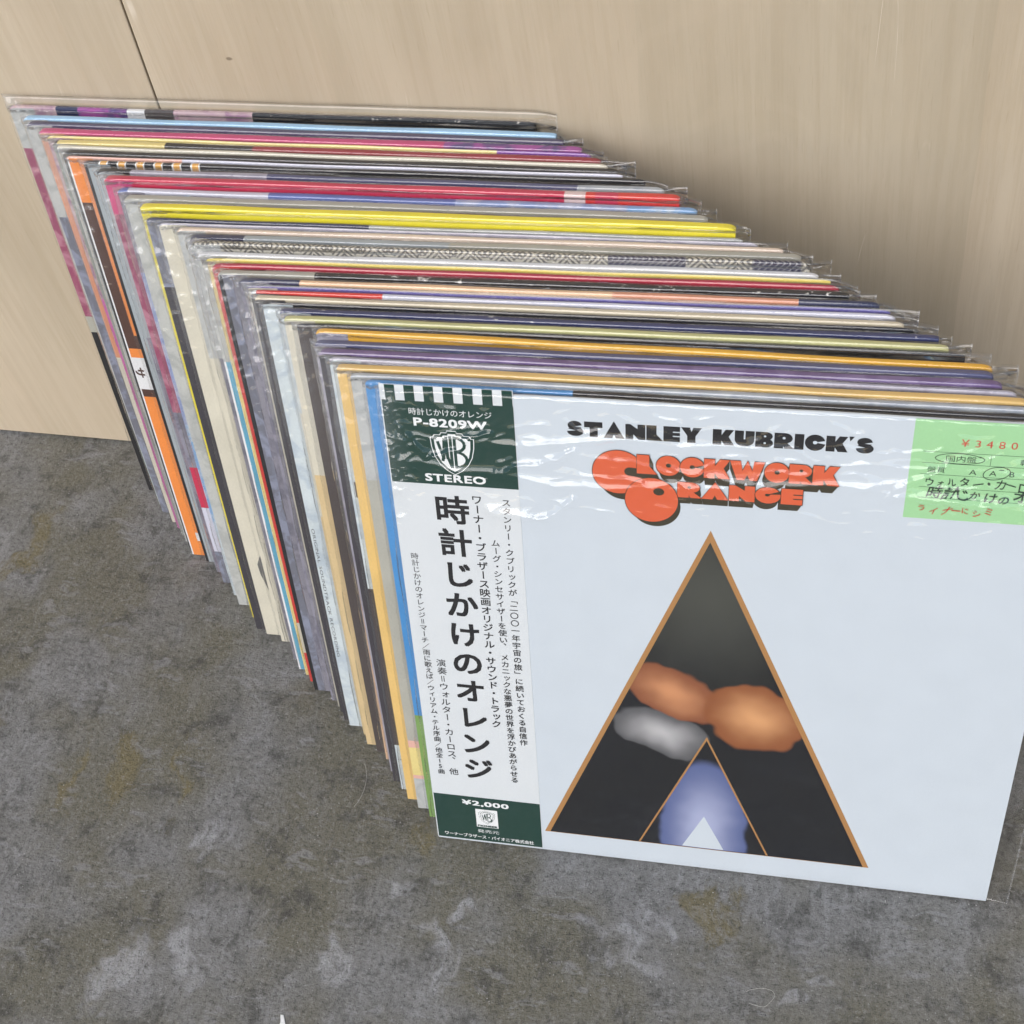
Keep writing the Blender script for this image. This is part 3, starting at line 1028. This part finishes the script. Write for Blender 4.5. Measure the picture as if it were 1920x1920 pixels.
BLOCK = {
    'S': (.86, [('c', .42, .71, .37, .29), ('c', .44, .31, .43, .31), ('-p', [(.92, .76), (.42, .63), (.92, .58)]), ('-p', [(-.05, .50), (.46, .37), (-.05, .30)])]),
    'T': (.95, [('r', 0, .62, .95, 1), ('r', .28, 0, .70, .63)]),
    'A': (1.08, [('p', [(0, 0), (.54, 1.12), (1.08, 0)]), ('-p', [(.44, -.01), (.54, .26), (.64, -.01)])]),
    'N': (1.02, [('r', 0, 0, 1.02, 1), ('-p', [(.40, -.01), (.68, -.01), (.40, .34)]), ('-p', [(.24, 1.01), (.62, 1.01), (.62, .70)])]),
    'L': (.82, [('p', [(0, 0), (0, 1), (.52, 1), (.52, .42), (.86, 0)])]),
    'E': (.84, [('r', 0, 0, .84, 1), ('-r', .48, .60, .85, .67), ('-r', .48, .33, .85, .40)]),
    'Y': (1.05, [('p', [(0, 1), (1.05, 1), (.74, .45), (.74, 0), (.32, 0), (.32, .45)]), ('-p', [(.45, 1.01), (.62, 1.01), (.53, .72)])]),
    'K': (1.05, [('r', 0, 0, .44, 1), ('p', [(.43, .30), (.43, .62), (.64, 1), (1.05, 1), (.80, .55), (1.08, 0), (.60, 0)])]),
    'U': (.98, [('c', .49, .42, .49, .43), ('r', 0, .42, .98, 1), ('-r', .45, .45, .53, 1.01)]),
    'B': (.88, [('r', 0, 0, .5, 1), ('c', .52, .73, .33, .27), ('c', .52, .29, .36, .29), ('-c', .47, .72, .06, .06), ('-c', .47, .28, .06, .06)]),
    'R': (.95, [('r', 0, 0, .46, 1), ('c', .52, .67, .38, .33), ('p', [(.30, .42), (.62, .40), (1.0, 0), (.52, 0)]), ('-c', .48, .68, .075, .08), ('-p', [(.46, -.01), (.54, -.01), (.46, .16)])]),
    'I': (.46, [('r', 0, 0, .46, 1)]),
    'C': (.98, [('c', .50, .5, .50, .52), ('-p', [(1.04, .66), (.52, .52), (1.04, .42)]), ('-c', .50, .51, .11, .11)]),
    'O': (.98, [('c', .49, .5, .50, .52), ('-c', .50, .52, .11, .11)]),
    'W': (1.42, [('p', [(0, 1), (.44, 1), (.52, .50), (.72, 1.03), (.92, .50), (.98, 1), (1.42, 1), (1.12, 0), (.84, 0), (.72, .28), (.60, 0), (.30, 0)])]),
    'G': (1.0, [('c', .50, .5, .50, .52), ('-p', [(1.04, .84), (.46, .55), (1.04, .60)]), ('-c', .48, .52, .10, .09)]),
    "'": (.30, [('p', [(0, 1.03), (.26, 1.03), (.06, .72)])]),
    ' ': (.45, []),
}


def block_row(text, x0, x1, z, h, gap=0.05):
    total = sum(BLOCK[c][0] + gap for c in text) - gap
    sx = (x1 - x0) / total
    out, x = [], x0
    for c in text:
        w, prims = BLOCK[c]
        out.append(ngon_prims(prims, sx, h, x, z))
        x += (w + gap) * sx
    return out


# ------------------------------------------------------------------ the front album
FT = 0.0022
f_tilt, f_yaw = rad(15.58), 0.02697
froot = bpy.data.objects.new("record_album", None)
C.objects.link(froot)
froot.location = (0.0, -0.2814 - GAP * math.sin(f_tilt), 0.0004)
froot.rotation_euler = (-f_tilt, 0, f_yaw)
froot["label"] = "white front album with green and white paper band and orange title lettering"
froot["category"] = "record album"
froot["group"] = "record albums leaning in a row against the plywood"
fj = link("jacket", make_jacket(FT, segs((400, 'coverwhite')), [(315, one('coverwhite'))], K['coverwhite'], seed=99, h=W), froot, (0, 0, GAP))
link("plastic_sleeve", make_sleeve(FT, 0.0, 77, FILM, nu=460, nv=0, ext=0.0108, tall=0.0012, front=True, h=W), froot)

INK = flat_ink((0.010, 0.010, 0.012), 0.5)
SHADE = flat_ink((0.045, 0.038, 0.022))
OR = flat_ink((0.66, 0.115, 0.045))
PAPER = K['coverwhite']

# name line
pr = Print()
for letter in block_row("STANLEY KUBRICK'S", 0.0880, 0.2260, 0.2950, 0.0083):
    for neg, pts in letter:
        pr.poly(pts, PAPER if neg else INK)
pr.build("name_lettering", fj)

# title with receding dark sides
title = block_row("LOCKWORK", 0.1205, 0.2125, 0.2765, 0.0106, gap=0.0)
title2 = block_row("RANGE", 0.1395, 0.1970, 0.2645, 0.0088, gap=0.02)
big_c = [(False, [(0.1118 + 0.0122 * math.cos(a * math.tau / 64), 0.2765 + 0.0122 * math.sin(a * math.tau / 64)) for a in range(64)])]
big_o = [(False, [(0.1274 + 0.0125 * math.cos(a * math.tau / 64), 0.2617 + 0.0127 * math.sin(a * math.tau / 64)) for a in range(64)])]
pr = Print(y=-0.00003, step=0.0000025)
VX, VZ = 0.163, 0.190
for k in range(10, -1, -1):
    s = 1 - 0.0052 * k
    for L in [big_c] + title + [big_o] + title2:
        for neg, pts in L:
            if not neg:
                pr.poly([(VX + (x - VX) * s, VZ + (z - VZ) * s) for x, z in pts], SHADE)


def grown(pts, d):
    cx = sum(p[0] for p in pts) / len(pts)
    cz = sum(p[1] for p in pts) / len(pts)
    out = []
    for x, z in pts:
        L = math.hypot(x - cx, z - cz) or 1
        out.append((x + (x - cx) / L * d, z + (z - cz) / L * d))
    return out


def face(L):
    for neg, pts in L:
        if not neg:
            pr.poly(grown(pts, 0.00035), SHADE)
    for neg, pts in L:
        pr.poly(pts, SHADE if neg else OR)


face(big_c)
pr.disc(0.1172, 0.2772, 0.0026, 0.0024, SHADE)
pr.poly([(0.1172, 0.2748), (0.1172, 0.2796), (0.1262, 0.2790), (0.1262, 0.2735)], SHADE)
for L in title:
    face(L)
for L in title2:
    face(L)
face(big_o)
pr.disc(0.1308, 0.2668, 0.0026, 0.0021, SHADE)
pr.build("title_lettering", fj)

# printed picture: a plain arrangement of triangles and discs in the cover's colours
GOLD = flat_ink((0.40, 0.20, 0.07))
DARK = flat_ink((0.010, 0.011, 0.014), 0.5)




def airbrush(base, spots, warp=0.010):
    """An abstract airbrushed print: soft patches of colour on a dark ground."""
    g = G("airbrushed_print")
    co = g.coord()
    wv = g.noise(co, 38.0, 2.0, 0.6, out="Color")
    cw = g.add(co, g.scale(g.add(wv, (-0.5, -0.5, -0.5)), warp))
    c = base
    for px, pz, rx, rz, ang, rgb, rgb2 in spots:
        mp = g.map(cw)
        mp.node.vector_type = 'TEXTURE'
        mp.node.inputs["Location"].default_value = (px, 0, pz)
        mp.node.inputs["Rotation"].default_value = (0, -ang, 0)
        mp.node.inputs["Scale"].default_value = (rx, 1e3, rz)
        ln = g.n("ShaderNodeVectorMath", operation='LENGTH')
        g.put(ln.inputs[0], mp)
        d = ln.outputs["Value"]
        tone = g.mix(g.step(d, 0.0, 0.95), rgb, rgb2)
        c = g.mix(g.step(d, 1.0, 0.88), c, tone)
    g.principled(c, 0.5, None, 0.3)
    return g.m


ART = airbrush((0.010, 0.011, 0.014), (
    (0.156, 0.205, 0.060, 0.075, 0.0, (0.062, 0.064, 0.054), (0.014, 0.015, 0.015)),  # olive-grey tip: the sleeve's reflection painted into the print
    (0.139, 0.136, 0.029, 0.018, -0.55, (0.60, 0.27, 0.125), (0.24, 0.08, 0.035)),
    (0.133, 0.107, 0.030, 0.015, -0.35, (0.48, 0.47, 0.47), (0.10, 0.10, 0.105)),
    (0.181, 0.124, 0.027, 0.025, -0.40, (0.68, 0.34, 0.15), (0.26, 0.085, 0.03))), 0.016)
ART2 = airbrush((0.010, 0.011, 0.014), (
    (0.157, 0.030, 0.026, 0.062, 0.0, (0.42, 0.45, 0.63), (0.10, 0.13, 0.28)),), 0.012)
pr = Print(y=-0.00003)
pr.poly([(0.0655, 0.0165), (0.2497, 0.0165), (0.1556, 0.2456)], GOLD)
pr.poly([(0.0687, 0.0168), (0.2465, 0.0168), (0.1556, 0.2385)], ART)
pr.poly([(0.1205, 0.0172), (0.1940, 0.0172), (0.1573, 0.1070)], GOLD)
pr.poly([(0.1216, 0.0172), (0.1929, 0.0172), (0.1573, 0.1042)], ART2)
pr.poly([(0.1455, 0.0176), (0.1690, 0.0176), (0.1573, 0.0440)], PAPER)
pr.build("printed_picture", fj)

# paper band around the spine side
OBI_G = flat_ink((0.009, 0.042, 0.032), 0.45)
OBI_W = card((0.68, 0.71, 0.72), rough=0.40, mott=0.2)
ow, ot = 0.0635, 0.00018
obi = link("paper_band", None, froot, (0, 0, GAP + 0.0012))
bm_v = [(-0.0004, FT * 0.5, 0), (-0.0004, -ot * 0.6, 0), (0.0006, -ot, 0), (ow, -ot, 0), (ow, -0.00004, 0), (0.0006, -0.00004, 0), (-0.0001, FT * 0.5, 0)]
oh = 0.3165
vv = [(x, y, 0.0) for x, y, _ in bm_v] + [(x, y, oh) for x, y, _ in bm_v]
n = len(bm_v)
ff = [(k, (k + 1) % n, (k + 1) % n + n, k + n) for k in range(n)] + [tuple(range(n - 1, -1, -1)), tuple(range(n, 2 * n))]
band = link("band_paper", mesh("band_paper", vv, ff, [OBI_W]), obi)
WHITE_INK = flat_ink((0.80, 0.81, 0.80))
pr = Print(y=-ot - 0.00002)
pr.rect(0.0002, 0.2608, ow - 0.00015, 0.3080, OBI_G)
for k in range(7):
    a = 0.0022 + k * 0.00934
    pr.rect(a, 0.3079, a + 0.0049, oh - 0.0001, OBI_G)
pr.build("green_panel", obi)
pr = Print(y=-ot - 0.00002)
pr.rect(0.0002, 0.0003, ow - 0.00015, 0.0380, OBI_G)
pr.build("green_panel", obi)
for text, x0, x1, z, size, bold in (("時計じかけのオレンジ", 0.0125, 0.0530, 0.3008, 0.0042, 0.0), ("P-8209W", 0.0142, 0.0505, 0.2945, 0.0062, 0.03),
                                    ("STEREO", 0.0172, 0.0478, 0.2628, 0.0060, 0.03), ("¥2,000", 0.0172, 0.0452, 0.0310, 0.0054, 0.03),
                                    ("発売元", 0.0245, 0.0378, 0.0077, 0.0031, 0.0), ("ワーナーブラザース・パイオニア株式会社", 0.0040, 0.0585, 0.0026, 0.0033, 0.018)):
    pr = Print(y=-ot - 0.00008)
    horizontal(pr, text, x0, x1, z, size, WHITE_INK, bold)
    pr.build("lettering", obi)


def shield_pts(cx, cz, w, h):
    half = [(0.0, 0.50), (0.10, 0.505), (0.12, 0.455), (0.24, 0.455), (0.27, 0.40), (0.40, 0.40), (0.44, 0.34), (0.50, 0.34),
            (0.485, 0.12), (0.43, -0.10), (0.33, -0.28), (0.18, -0.42), (0.0, -0.52)]
    pts = half + [(-x, z) for x, z in reversed(half[1:-1])]
    return [(cx + x * w, cz + z * h) for x, z in reversed(pts)]


def emblem(pr, cx, cz, w, h, ring, field, mark):
    pr.poly(shield_pts(cx, cz, w * 1.22, h * 1.18), ring)
    pr.poly(shield_pts(cx, cz, w * 1.17, h * 1.14), field)
    pr.poly(shield_pts(cx, cz, w, h), ring)
    def P(x, z):
        return (cx + x * w, cz + z * h)
    lw = w * 0.085
    # tall W filling the left half
    pr.line([P(-0.40, 0.27), P(-0.27, -0.16), P(-0.22, 0.36), P(-0.16, -0.16), P(-0.16, 0.40)], lw, mark)
    pr.line([P(-0.27, -0.10), P(-0.30, -0.22)], lw, mark)
    pr.line([P(-0.05, 0.42), P(-0.05, -0.40)], lw, mark)
    pr.line([P(-0.16, -0.12), P(-0.06, -0.40)], lw, mark)
    # tall B filling the right half
    pr.line([P(0.06, 0.42), P(0.06, -0.40)], lw, mark)
    bow = [P(0.06 + 0.27 * math.sin(a), 0.22 + 0.19 * math.cos(a)) for a in [k * math.pi / 8 for k in range(9)]]
    pr.line(bow, lw, mark)
    bow = [P(0.06 + 0.31 * math.sin(a), -0.18 + 0.21 * math.cos(a)) for a in [k * math.pi / 8 for k in range(9)]]
    pr.line(bow, lw, mark)


pr = Print(y=-ot - 0.00006, step=0.0000025)
emblem(pr, 0.0325, 0.2800, 0.0178, 0.0212, WHITE_INK, OBI_G, OBI_G)
pr.build("shield_emblem", obi)
pr = Print(y=-ot - 0.00006, step=0.0000025)
pr.rect(0.0245, 0.0125, 0.0376, 0.0280, WHITE_INK)
emblem(pr, 0.0311, 0.0213, 0.0082, 0.0096, OBI_G, WHITE_INK, OBI_G)
pr.poly(shield_pts(0.0311, 0.0213, 0.0076, 0.0089), WHITE_INK)
z_keep = pr.y
emblem_lw = 0.0082
def Q(x, z):
    return (0.0311 + x * 0.0074, 0.0213 + z * 0.0088)
for pts in ([(-0.38, .25), (-0.27, -.25), (-0.17, .3), (-0.08, -.3), (-0.03, .38)], [(0.06, .40), (0.06, -.38)]):
    pr.line([Q(*p) for p in pts], 0.0005, OBI_G)
pr.line([Q(0.06 + 0.26 * math.sin(k * math.pi / 8), 0.21 + 0.18 * math.cos(k * math.pi / 8)) for k in range(9)], 0.0005, OBI_G)
pr.line([Q(0.06 + 0.30 * math.sin(k * math.pi / 8), -0.18 + 0.20 * math.cos(k * math.pi / 8)) for k in range(9)], 0.0005, OBI_G)
horizontal(pr, "PIONEER", 0.0250, 0.0371, 0.0131, 0.0020, OBI_G, 0.05)
pr.build("maker_emblem", obi)

pr = Print(y=-ot - 0.00003)
vertical(pr, "時計じかけのオレンジ", 0.0290, 0.2560, 0.0520, 0.0180, INK, 0.024)
pr.build("band_title", obi)
for text, x, z1, z0, size, bold in (("スタンリー・クブリックが﹁二〇〇一年宇宙の旅﹂に続いておくる自信作", 0.0566, 0.2550, 0.0850, 0.0047, 0.010),
                                    ("ムーグ・シンセサイザーを使い、 メカニックな悪夢の世界を浮かびあがらせる", 0.0497, 0.2295, 0.0540, 0.0047, 0.010),
                                    ("ワーナー・ブラザース映画オリジナル・サウンド・トラック", 0.0420, 0.2560, 0.0970, 0.0058, 0.014),
                                    ("演奏＝ウォルター・カーロス、 他", 0.0142, 0.1450, 0.0550, 0.0056, 0.008),
                                    ("時計じかけのオレンジ＝マーチ／雨に歌えば／ウィリアム・テル序曲／他全15曲", 0.0068, 0.2170, 0.0550, 0.0043, 0.004)):
    pr = Print(y=-ot - 0.00003, step=0.000002)
    vertical(pr, text, x, z1, z0, size, INK, bold)
    pr.build("lettering", obi)

# green price slip behind the film
SLIP = card((0.36, 0.65, 0.33), rough=0.5, mott=0.3)
slip = link("price_slip", None, froot, (0, 0, GAP))
link("slip_paper", box("slip_paper", (0.2424, -0.00022, 0.2615), (0.3135, -0.00008, 0.3149), SLIP), slip)
pr = Print(y=-0.00025)
RED = flat_ink((0.55, 0.05, 0.04))
PEN = flat_ink((0.03, 0.05, 0.035))
horizontal(pr, "¥ 3 4 8 0", 0.2628, 0.2868, 0.3018, 0.0052, RED, 0.0)
for z in (0.2982, 0.2922, 0.2861, 0.2791, 0.2732):
    pr.rect(0.2475, z, 0.3105, z + 0.0002, PEN)
pr.rect(0.2762, 0.2924, 0.2764, 0.2980, PEN)
horizontal(pr, "国内盤", 0.2570, 0.2705, 0.2938, 0.0036, PEN, 0.0)
horizontal(pr, "輸", 0.2885, 0.2930, 0.2938, 0.0036, PEN, 0.0)
horizontal(pr, "盤質", 0.2500, 0.2580, 0.2875, 0.0034, PEN, 0.0)
horizontal(pr, "A", 0.2680, 0.2715, 0.2872, 0.0040, PEN, 0.0)
horizontal(pr, "A", 0.2765, 0.2800, 0.2872, 0.0040, PEN, 0.0)
horizontal(pr, "B", 0.2848, 0.2875, 0.2872, 0.0040, PEN, 0.0)
pr.line([(0.2806, 0.2905), (0.2824, 0.2907)], 0.0004, PEN)
for cx, cz, rx, rz, tl in ((0.2630, 0.2953, 0.0098, 0.0027, 0.0), (0.2795, 0.2887, 0.0052, 0.0032, 0.25)):
    ring = []
    for k in range(27):
        a = k * math.tau / 25 + 0.4
        x, z = rx * math.cos(a) * (1 + 0.004 * k), rz * math.sin(a)
        ring.append((cx + x - z * tl, cz + z + x * tl))
    pr.line(ring, 0.00032, PEN)
horizontal(pr, "ウォルター・カーロ", 0.2495, 0.2940, 0.2801, 0.0056, PEN, 0.006, 0.30, 3, 0.15)
horizontal(pr, "時計じかけのオ", 0.2505, 0.2940, 0.2737, 0.0060, PEN, 0.010, 0.26, 5, 0.12)
horizontal(pr, "ライナーにシミ", 0.2480, 0.2815, 0.2656, 0.0050, RED, 0.004, 0.30, 8, 0.15)
pr.build("slip_writing", slip)

# print on the narrow sides of some albums
def side_print(i, fn, name):
    root, jk, sv, t = albums[i]
    p = Print(y=-0.00003, step=0.000003)
    fn(p)
    p.build(name, jk)


def turned(pr, text, x, ztop, zbot, size, mat, bold=0.0):
    """Text read from top to bottom with the letters turned a quarter."""
    ws = [(None, 0.35) if c == ' ' else (glyph(c, bold)[0], glyph(c, bold)[1] + 0.08) for c in text]
    k = (ztop - zbot) / sum(w for _, w in ws)
    z = ztop
    for g, w in ws:
        if g is not None:
            zz = z
            pr.glyph(g, mat, lambda a, b: (x + b * size, zz - a * k))
        z -= w * k


BR = flat_ink((0.075, 0.04, 0.03))

def side_sign(p):
    g, _ = glyph('サ', 0.0)
    p.glyph(g, BR, lambda a, b: (0.0012 + b * 0.0068, 0.1655 - a * 0.0085), bold=0.04)


def side_ticks(p):
    r = random.Random(4)
    z = 0.128
    while z > 0.030:
        L = r.uniform(0.0008, 0.0022)
        p.rect(0.0098, z - L, 0.0098 + r.uniform(0.0008, 0.0014), z, BR)
        z -= L + r.choice((0.0007, 0.0009, 0.003))


def leaf(p):
    p.poly([(0.0150, 0.0740), (0.0090, 0.0720), (0.0062, 0.0650), (0.0066, 0.0560), (0.0092, 0.0440), (0.0122, 0.0300), (0.0150, 0.0180)], K['leafgrey'])


side_print(8, side_sign, "side_print")
side_print(8, side_ticks, "side_print")
side_print(16, leaf, "side_print")
side_print(28, lambda p: turned(p, "ORIGINAL SOUNDTRACK RECORDING", 0.0012, 0.165, 0.062, 0.0026, flat_ink((0.06, 0.06, 0.065)), 0.0), "side_print")
side_print(35, lambda p: horizontal(p, "T", 0.0022, 0.0062, 0.022, 0.0085, flat_ink((0.09, 0.085, 0.09)), 0.0), "side_print")


def yellow_border(p):
    ln = flat_ink((0.16, 0.13, 0.015))
    p.line([(0.006, 0.3088), (0.290, 0.3088), (0.2945, 0.3043), (0.2945, 0.298)], 0.0005, ln)

side_print(14, yellow_border, "border_line")


C.objects.unlink(_fo)
bpy.data.objects.remove(_fo)

# ------------------------------------------------------------------ small litter on the floor
def thing(o, label, cat):
    o["label"] = label
    o["category"] = cat
    return o

chip_mat = card((0.78, 0.78, 0.76))
pts = [(-0.0022, -0.0045), (0.0006, -0.0052), (0.0026, -0.0020), (0.0016, 0.0012), (0.0006, 0.0046), (-0.0014, 0.0050), (-0.0009, 0.0010)]
n = len(pts)
chip = link("paint_chip", mesh("paint_chip", [(x, y, 0.0) for x, y in pts] + [(x * 0.9, y * 0.92, 0.0006) for x, y in pts],
            [tuple(range(n - 1, -1, -1)), tuple(range(n, 2 * n))] + [(k, (k + 1) % n, (k + 1) % n + n, k + n) for k in range(n)], [chip_mat]),
            None, (-0.0625, -0.4035, 0.0002), (0, 0, 0.2))
thing(chip, "small white paint chip on the concrete at the bottom edge", "paint chip")


def fibre(pts, r, mat):
    """A thin bent thread as a six-sided tube along pts."""
    vs, fs = [], []
    m = len(pts)
    for k, p in enumerate(pts):
        a = Vector(pts[max(0, k - 1)])
        b = Vector(pts[min(m - 1, k + 1)])
        d = (b - a).normalized()
        s = d.cross(Vector((0, 0, 1))).normalized()
        u = s.cross(d)
        for q in range(5):
            ang = q * math.tau / 5
            vs.append(tuple(Vector(p) + s * math.cos(ang) * r + u * math.sin(ang) * r))
    for k in range(m - 1):
        for q in range(5):
            fs.append((k * 5 + q, k * 5 + (q + 1) % 5, (k + 1) * 5 + (q + 1) % 5, (k + 1) * 5 + q))
    fs.append(tuple(range(4, -1, -1)))
    fs.append(tuple((m - 1) * 5 + q for q in range(5)))
    return mesh("fibre", vs, fs, [mat], smooth=True)

FIB = card((0.62, 0.60, 0.54))
loop = [(0.0072 * math.cos(a) * (1 + 0.25 * math.sin(a * 2.3)), 0.0060 * math.sin(a) * (1 + 0.2 * math.cos(a * 1.7)), 0.0005 + 0.0008 * abs(math.sin(a * 1.5))) for a in [(-2.2 + k * 0.24) for k in range(22)]]
fb = link("fibre", fibre(loop, 0.00009, FIB), None, (0.1965, -0.3465, 0.0))
thing(fb, "thin pale curled fibre lying on the concrete below the front album", "fibre")
arc = [(0.011 * math.cos(a), 0.020 * math.sin(a), 0.0005 + 0.0006 * abs(math.sin(a * 2))) for a in [(-0.75 + k * 0.12) for k in range(15)]]
fb2 = link("fibre", fibre(arc, 0.00009, FIB), None, (-0.0650, -0.2560, 0.0))
thing(fb2, "thin pale curved fibre on the concrete left of the album bottoms", "fibre")
